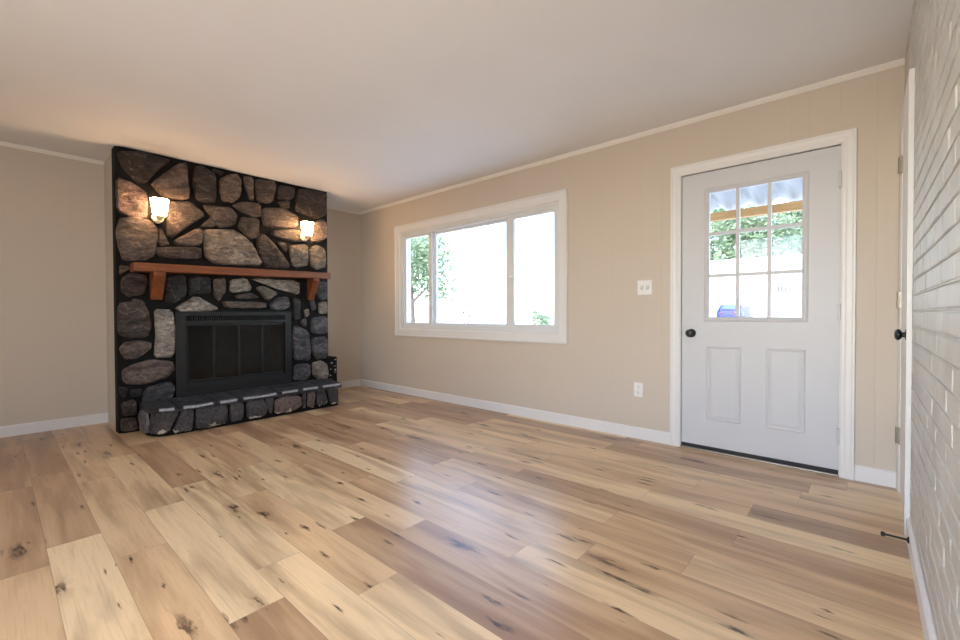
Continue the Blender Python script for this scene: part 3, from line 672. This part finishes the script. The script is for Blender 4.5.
for i, (a, b) in enumerate(zip(cuts, cuts[1:])):
    mb = MB(); n = 6
    g = .008
    ys = [a+g/2+(b-a-g)*k/n for k in range(n+1)]
    fr = [(front_x(y)+.006*noise.noise(Vector((y*9, 3, i))), y) for y in ys]
    if i == 0: fr = [(-4.52, .832), (-4.42, .838), (-4.37, .855), (-4.33, .89), (-4.312, .94)] + [f for f in fr if f[1] > .95]
    zt = lambda x, y: .232+.014*(y-.8)/1.7 + .022*min(1, (-4.33-x)/.38) + .003*noise.noise(Vector((y*5, x*5, 1)))
    poly = [(FXM+.0, fr[0][1])] + fr + [(FXM+.0, fr[-1][1])]
    lo = [mb.bm.verts.new((x, y, .195)) for x, y in poly]; hi = [mb.bm.verts.new((x, y, zt(x, y))) for x, y in poly]
    m_ = len(poly); mb.bm.faces.new(lo[::-1]); mb.bm.faces.new(hi)
    for k in range(m_): mb.bm.faces.new((lo[k], lo[(k+1) % m_], hi[(k+1) % m_], hi[k]))
    bmesh.ops.bevel(mb.bm, geom=[e for e in mb.bm.edges if e.verts[0] in hi and e.verts[1] in hi], offset=.006, segments=2, affect='EDGES')
    mb.build('hearth_cap_stone', M_slab, fp, smooth=50)
    # pale worn strip along the front edge of each cap stone, with ragged ends
    st_ = [f for f in fr if a+.03 <= f[1] <= b-.03]
    st_ = [(st_[0][0], a+.03)] + st_ + [(front_x(b-.03), b-.03)] if i else st_
    V = []
    for x, y in st_:
        j = .003*noise.noise(Vector((y*40, 1, 2)))
        z0 = zt(x, y)
        V.append([chp.bm.verts.new(p) for p in ((x-.018+j*2, y, z0+.0016), (x-.003, y, z0+.0012), (x+.0035, y, z0-.006), (x+.0035, y, z0-.020+j*2))])
    for A, B in zip(V, V[1:]):
        for k in range(3): chp.bm.faces.new((A[k], B[k], B[k+1], A[k+1]))
tag(chp.build('worn_edge', M_chip, fp), 'pale worn edge of the hearth caps')
# low stone ledge at the right side of the chase
lg = MB(); lg.box(-5.32, -4.74, FY1+.012, FY1+.13, 0, .50, .008); lg.build('side_ledge', M_mortar, fp)
rs = random.Random(4)
for k in range(7):
    y, z_ = FY1+.03+rs.random()*.085, .24+k*.037
    MB().box(-4.7405, -4.7385, y-.012*rs.random()-.004, y+.014*rs.random()+.004, z_, z_+.004+.012*rs.random()).build('paint_chip', M_chip, fp)
MB().lathe([(.013, 0), (.011, .003), (0, .004)], (-4.7405, FY1+.105, .345), (1, 0, 0), 12).build('paint_chip', M_chip, fp)

# ------------------------------------------------------------------ fireplace insert
ins = thing('fireplace_insert', (-4.70, 1.62, .25), 'black metal fireplace insert with four smoked glass doors', 'fireplace insert')
IY0, IY1, IZ0, IZ1 = 1.09, 2.152, .262, 1.04
GY0, GY1, GZ0, GZ1 = 1.172, 2.083, .378, .928
M_ins = plain('black stove metal', lin(13, 13, 13), .55, metal=.0, var=.12, scale=12)
f = MB(); f.sheet('x', -4.672, [IY0, GY0, GY1, IY1], [IZ0, .955, GZ0, GZ1, 1.0, IZ1][0:1]+[GZ0, GZ1, .955, 1.002, IZ1], [(GY0, GY1, GZ0, GZ1), (GY0, GY1, .955, 1.002)], -.040)
f.build('surround', M_ins, ins)
vg = MB(); vg.box(-4.715, -4.706, GY0, GY1, .955, 1.002)
vg.build('vent_back', M_shadowgap, ins)
vf = MB()
for k in range(46):
    y = GY0+.01+(GY1-GY0-.02)*k/45; vf.box(-4.704, -4.675, y-.0035, y+.0035, .955, 1.002)
vf.build('vent_grille', M_ins, ins)
lv = MB()
for k in range(3): lv.box(-4.6715, -4.668, GY0-.02, GY1+.02, .29+k*.022, .302+k*.022, .001)
lv.build('lower_louvre', M_ins, ins)
fb = MB(); fb.box(-5.15, -5.13, GY0-.02, GY1+.02, .30, .98).box(-5.13, -4.712, GY0-.03, GY0-.015, .30, .98).box(-5.13, -4.712, GY1+.015, GY1+.03, .30, .98)
fb.box(-5.13, -4.712, GY0-.015, GY1+.015, .30, .33).box(-5.13, -4.712, GY0-.015, GY1+.015, .95, .98)
fb.build('firebox', plain('sooty firebrick', lin(140, 136, 131), .85, var=.2, scale=9, bump=.6, bscale=30), ins)
dw = (GY1-GY0-.012)/4
for k in range(4):
    a = GY0+.006+k*dw+.002; b = a+dw-.004
    xo = -4.690 if k in (0, 3) else -4.684
    dmb = MB(); w = .009
    dmb.box(xo-.012, xo, a, a+w, GZ0+.006, GZ1-.006).box(xo-.012, xo, b-w, b, GZ0+.006, GZ1-.006)
    dmb.box(xo-.012, xo, a+w, b-w, GZ0+.006, GZ0+.006+.016).box(xo-.012, xo, a+w, b-w, GZ1-.006-.016, GZ1-.006)
    d_ = dmb.build('glass_door', M_ins, ins)
    MB().box(xo-.009, xo-.005, a+w-.003, b-w+.003, GZ0+.018, GZ1-.018).build('glass_pane', M_smoked, d_)

# ------------------------------------------------------------------ mantel shelf
mt = thing('mantel_shelf', (-4.60, 1.65, 1.41), 'red-brown wooden mantel shelf across the stone fireplace', 'mantel shelf')
y0, y1 = .770, 2.530
sh = MB(); bot = lambda y: 1.376+(y-y0)/(y1-y0)*.036
sh.prism([(-4.675, y0, bot(y0)), (-4.675, y1, bot(y1)), (-4.675, y1, bot(y1)+.066), (-4.675, y0, bot(y0)+.070)], (.165, 0, 0), .004)
sh.build('shelf_board', M_mantel, mt)
for ya, yb in ((.905, .993), (2.335, 2.405)):
    zb = bot((ya+yb)/2)
    b_ = MB(); b_.prism([(-4.680, ya, zb-.235), (-4.652, ya, zb-.235), (-4.522, ya, zb-.03), (-4.522, ya, zb+.004), (-4.680, ya, zb+.004)], (0, yb-ya, 0), .004)
    b_.build('bracket', M_bracket, mt)

# ------------------------------------------------------------------ wall sconces
def sconce(y, z, label):
    s = thing('wall_sconce', (-4.672, y, z), label, 'wall sconce', 'lit sconces on the stone fireplace')
    X = -4.672
    MB().lathe([(.045, -.02), (.045, .010), (.034, .018), (0, .020)], (X, y, z-.085), (1, 0, 0), 24).build('wall_plate', M_leafmetal, s, smooth=40)
    a = MB(); a.tube((X+.015, y, z-.085), (X+.075, y, z-.098), .008, n=10); a.lathe([(0, -.022), (.012, -.018), (.020, -.006), (.033, .012), (.036, .020), (0, .020)], (X+.078, y, z-.098), (0, 0, 1), 20)
    a.build('arm', M_leafmetal, s, smooth=40)
    g = MB(); g.lathe([(.030, .0), (.046, .004), (.053, .03), (.058, .075), (.064, .125), (.068, .145)], (X+.078, y, z-.079), (0, 0, 1), 28, cap=False)
    go = g.build('glass_shade', M_shade, s, smooth=60)
    li = MB(); li.lathe([(.0665, .145), (.0615, .125), (.0555, .075), (.050, .03), (.03, .006)], (X+.078, y, z-.079), (0, 0, 1), 28, cap=False); li.build('glow_blocker', M_glow_blocker, go, smooth=60)  # added opaque inner skin, keeps the shade's glow from spotting the ceiling
    b = MB(); b.lathe([(0, 0), (.014, .002), (.014, .03), (.026, .055), (.028, .07), (.02, .088), (0, .096)], (X+.078, y, z-.077), (0, 0, 1), 16)
    b.build('bulb', M_bulb, s, smooth=60)
    return s
M_bulb = glow('lit bulb', (1, .72, .42, 1), 9)
s1 = sconce(.969, 1.95, 'lit wall sconce on the stone above the left end of the mantel')
s2c = copy_tree(s1); s2c.location = (-4.672, 2.303, 1.955); s2c['label'] = 'lit wall sconce on the stone above the right end of the mantel'
# ------------------------------------------------------------------ outdoors
tag(MB().prism([(-70, DF+.145, -.15), (-70, 9, -.15), (-70, 22, .3), (-70, 120, .3), (-70, 120, -.5), (-70, DF+.145, -.5)], (110, 0, 0)).build('ground', M_conc), 'pale sunlit paving outside the window', 'ground', kind='structure')
# porch roof outside the entry door
pr = thing('porch_roof', (-.35, 5.8, 2.5), 'corrugated porch roof on a pine beam outside the entry door', 'porch roof')
M_fibre = N('white corrugated sheet'); M_fibre.set(Base_Color=lin(186, 188, 190), Roughness=.5)
M_fibre.b.inputs['Transmission Weight'].default_value = 0
tr = M_fibre.new('ShaderNodeBsdfTranslucent'); tr.inputs[0].default_value = lin(230, 233, 235)
mx = M_fibre.new('ShaderNodeMixShader'); mx.inputs[0].default_value = .05
M_fibre.l.new(M_fibre.b.outputs[0], mx.inputs[1]); M_fibre.l.new(tr.outputs[0], mx.inputs[2]); M_fibre.l.new(mx.outputs[0], M_fibre.out.inputs[0])
M_fibre = M_fibre.m
cs = MB(); rows = []
nx = 13*16
for yy, zz in ((DF+.16, 2.62), (6.05, 2.285)):
    rows.append(([], []))
    for k in range(nx+1):
        x = -2.4+4.1*k/nx; w = .055*math.cos(2*math.pi*(x+.12)/.315)
        for q, t in ((0, 0), (1, .004)): rows[-1][q].append(cs.bm.verts.new((x, yy, zz+w+t)))
for q in (0, 1):
    for k in range(nx): cs.bm.faces.new((rows[0][q][k], rows[0][q][k+1], rows[1][q][k+1], rows[1][q][k]))
for j in (0, 1):
    for k in range(nx): cs.bm.faces.new((rows[j][0][k], rows[j][0][k+1], rows[j][1][k+1], rows[j][1][k]))
cs.build('corrugated_sheet', M_fibre, pr, smooth=60)
MB().box(-2.4, 1.7, 5.76, 5.84, 2.12, 2.215, .004).build('beam', M_beam, pr)
for xx in (-2.3, 1.6): MB().box(xx-.045, xx+.045, 5.755, 5.845, -.15, 2.12, .004).build('post', M_beam, pr)
MB().box(-2.4, 1.7, DF+.141, DF+.18, 2.48, 2.57).build('ledger', M_beam, pr)

M_hwall = plain('white siding', lin(236, 235, 230), .7, var=.03); M_hroof = plain('pale roof', lin(200, 197, 192), .8, var=.1)
M_hglass = plain('window dark glass', lin(16, 30, 32), .9)
hs_ = thing('house', (-3, 42, .3), 'white house across the street seen through the door glass', 'house')
MB().box(-19, 9, 38, 46, .3, 4.2).build('siding', M_hwall, hs_)
MB().prism([(-19.4, 37.6, 4.2), (-19.4, 46.4, 4.2), (-19.4, 42, 5.6)], (28.8, 0, 0)).build('roof', M_hroof, hs_)
for a, b, c, d in ((-4.87, -4.15, 2.43, 2.97), (-13, -11.6, 1.6, 2.9), (1.8, 3.0, 1.6, 2.9)):
    w_ = MB(); w_.box(a, b, 37.94, 38.0, c, d); w_ = w_.build('house_window', M_white, hs_)
    n_ = 3
    for k in range(n_):
        e = (b-a-.08)/n_; MB().box(a+.04+k*e+.02, a+.04+(k+1)*e-.02, 37.92, 37.945, c+.06, d-.04).build('pane', M_hglass, w_)
# blue car, rear end towards the house
car = thing('car', (-6.57, 34.5, .3), 'blue car parked in front of the white house', 'car')
M_blue = plain('blue car paint', lin(10, 28, 120), .6, var=.03); M_tyre = plain('tyre rubber', lin(30, 30, 32), .8); M_cg = plain('car glass', lin(70, 90, 130), .4)
M_red = plain('red lens', lin(84, 18, 20), .4)
cb = MB(); X0, X1, Y0c = -7.5, -6.15, 32.4
prof = [(0, .22), (0, .62), (.08, .80), (.75, .86), (1.35, .92), (1.95, 1.38), (3.15, 1.42), (3.75, .98), (4.2, .92), (4.28, .6), (4.25, .22)]
cb.prism([(X0, Y0c+4.28-a, b*.93+.3) for a, b in prof], (X1-X0, 0, 0), .05); cb.build('body', M_blue, car, smooth=30)
gw = MB(); gw.prism([(X0+.16, Y0c+.60, 1.2+.3), (X1-.16, Y0c+.60+.52-.0, 1.2+.3), (X1-.2, Y0c+.56, .92+.3), (X0+.2, Y0c+.56, .92+.3)], (0, -.03, 0)) if False else None
wb = MB(); wb.prism([(X0+.14, Y0c+.62, .93+.3), (X1-.14, Y0c+.62, .93+.3), (X1-.22, Y0c+1.06, 1.26+.3), (X0+.22, Y0c+1.06, 1.26+.3)], (0, -.05, .04)); wb.build('rear_window', M_cg, car)
for sx in (X0, X1):
    sgn = -1 if sx == X0 else 1
    wsd = MB(); wsd.prism([(sx, Y0c+.75, .92+.3), (sx, Y0c+2.75, .90+.3), (sx, Y0c+2.25, 1.24+.3), (sx, Y0c+1.15, 1.26+.3)], (sgn*.012, 0, 0)); wsd.build('side_window', M_cg, car)
    for yy in (Y0c+.85, Y0c+3.4):
        MB().lathe([(.0, 0), (.2, 0), (.3, .02), (.32, .06), (.32, .16), (.3, .2), (0, .2)], (sx-.1, yy, .62), (1, 0, 0), 24).build('wheel', M_tyre, car, smooth=40)
    MB().box(sx-sgn*.32-.09, sx-sgn*.32+.17*0+.09, Y0c-.03, Y0c+.02, .96, 1.08, .01).build('tail_light', M_red, car)
MB().box(X0+.05, X1-.05, Y0c-.06, Y0c+.05, .52, .70, .03).build('bumper', M_blue, car)

bn = thing('bin', (-5.55, 31.7, .3), 'small blue-grey bin standing between the blue car and the house', 'bin')
M_bin = plain('blue grey plastic', lin(38, 58, 76), .7)
MB().prism([(-5.84, 31.4, .3), (-5.42, 31.4, .3), (-5.42, 31.9, .3), (-5.84, 31.9, .3)], (0, 0, 1.08), .02).build('body', M_bin, bn)
MB().box(-5.87, -5.39, 31.37, 31.93, 1.37, 1.44, .02).build('lid', plain('dark lid', lin(60, 66, 70), .6), bn)

# trees and shrubs
def gz(y): return -.15 if y < 9 else min(.3, -.15+.45*(y-9)/13)
def leaf_mat(name, a, b):
    m = N(name); m.coords()
    oi = m.noise(m.pos, 3.5, 2)
    c = m.ramp(oi, [(.35, a), (.65, b)])
    m.set(Base_Color=c, Roughness=.6)
    t = m.new('ShaderNodeBsdfTranslucent'); m.put(t.inputs[0], c)
    x = m.new('ShaderNodeMixShader'); x.inputs[0].default_value = .35
    m.l.new(m.b.outputs[0], x.inputs[1]); m.l.new(t.outputs[0], x.inputs[2]); m.l.new(x.outputs[0], m.out.inputs[0]); return m.m
M_leaf = leaf_mat('green leaves', lin(112, 130, 96), lin(158, 172, 138)); M_bark = plain('grey bark', lin(110, 96, 84), .9, var=.25, scale=10)
def crown(parent, blobs, n, size, seed, mat):
    rd = random.Random(seed); vs = []; fs = []
    tot = sum(b[3]**2 for b in blobs)
    for cx, cy, cz, R, sq in blobs:
        for _ in range(int(n*R*R/tot)):
            d = Vector((rd.gauss(0, 1), rd.gauss(0, 1), rd.gauss(0, 1))).normalized()*R*(rd.random()**.45)
            p = Vector((cx+d.x, cy+d.y, cz+d.z*sq))
            a = Vector((rd.gauss(0, 1), rd.gauss(0, 1), rd.gauss(0, .6))).normalized(); b = a.orthogonal().normalized()
            l = size*rd.uniform(.6, 1.3); i = len(vs)
            vs += [p-a*l, p+b*l*.45, p+a*l, p-b*l*.45]; fs.append((i, i+1, i+2, i+3))
    org = parent.location
    me = bpy.data.meshes.new('crown'); me.from_pydata([tuple(v-org) for v in vs], [], fs); me.materials.append(mat)
    o = bpy.data.objects.new('crown', me); COL.objects.link(o); o.parent = parent
def trunk(parent, x, y, z0, h, r, seed):
    rd = random.Random(seed); mb = MB(); mb.tube((x, y, z0), (x+.1*h*rd.uniform(-1, 1)*.4, y, z0+h), r, r*.55, 10)
    for k in range(4):
        a = rd.uniform(0, 6.28); zb = z0+h*rd.uniform(.6, .95)
        mb.tube((x, y, zb), (x+math.cos(a)*h*.5, y+math.sin(a)*h*.5, zb+h*.45), r*.45, r*.15, 8)
    mb.build('trunk', M_bark, parent, smooth=50)
def tree(x, y, h, R, n, seed, label, size=.14, group=None):
    g = gz(y); t = thing('tree', (x, y, g), label, 'tree', group); rd = random.Random(seed)
    blobs = [(x+rd.uniform(-.55, .55)*R, y+rd.uniform(-.55, .55)*R, h*.62+rd.uniform(-.26, .28)*h, R*rd.uniform(.45, .75), rd.uniform(.7, 1)) for _ in range(13)]
    crown(t, blobs, n, size, seed, M_leaf); trunk(t, x, y, g-.02, h*.5, R*.07+.04, seed)
    return t
tree(-17.3, 14.2, 5.2, 2.1, 4200, 3, 'leafy green tree seen through the left pane of the window', .13)
def shrub(x, y, h, R, n, seed, label):
    g = gz(y); s = thing('shrub', (x, y, g), label, 'shrub'); rd = random.Random(seed)
    crown(s, [(x+rd.uniform(-.5, .5)*R, y+rd.uniform(-.5, .5)*R, h*rd.uniform(.45, .75), R*rd.uniform(.4, .6), 1.1) for _ in range(5)], n, .07, seed, M_leaf)
    mb = MB()
    for k in range(5):
        a = k*1.26; mb.tube((x, y, g-.02), (x+math.cos(a)*R*.5, y+math.sin(a)*R*.5, h*.7), .02, .008, 6)
    mb.build('stem', M_bark, s)
shrub(-9.15, 14, 1.25, .55, 420, 8, 'small green shrub seen through the right pane of the window')
shrub(-13.9, 14.6, 2.7, .9, 300, 9, 'sparse twiggy shrub beside the tree, seen through the middle window pane')
BT = ['behind the left end of the white house', 'behind the white house, left of the blue car', 'behind the white house, above the blue car', 'behind the white house, above its three-pane window', 'behind the right end of the white house']
for i, (x, y, h, R) in enumerate([(-19, 49, 11, 3.3), (-13.6, 57, 13, 3.5), (-8.3, 49, 11.5, 3.3), (-4.6, 57.5, 13, 3.5), (1.5, 49, 11, 3.3)]):
    t = thing('tree', (x, y, .3), 'tall pale green tree '+BT[i], 'tree', 'trees behind the white house'); rd = random.Random(20+i)
    k = y/50
    crown(t, [(x+rd.uniform(-.7, .7)*R, y+rd.uniform(-.5, .5)*R, k*rd.uniform(5.6, 11.2), R*rd.uniform(.35, .6), rd.uniform(.7, 1)) for _ in range(22)], 6000, .26, 20+i, M_leaf)
    trunk(t, x, y, .28, h*.55, .26, 20+i)
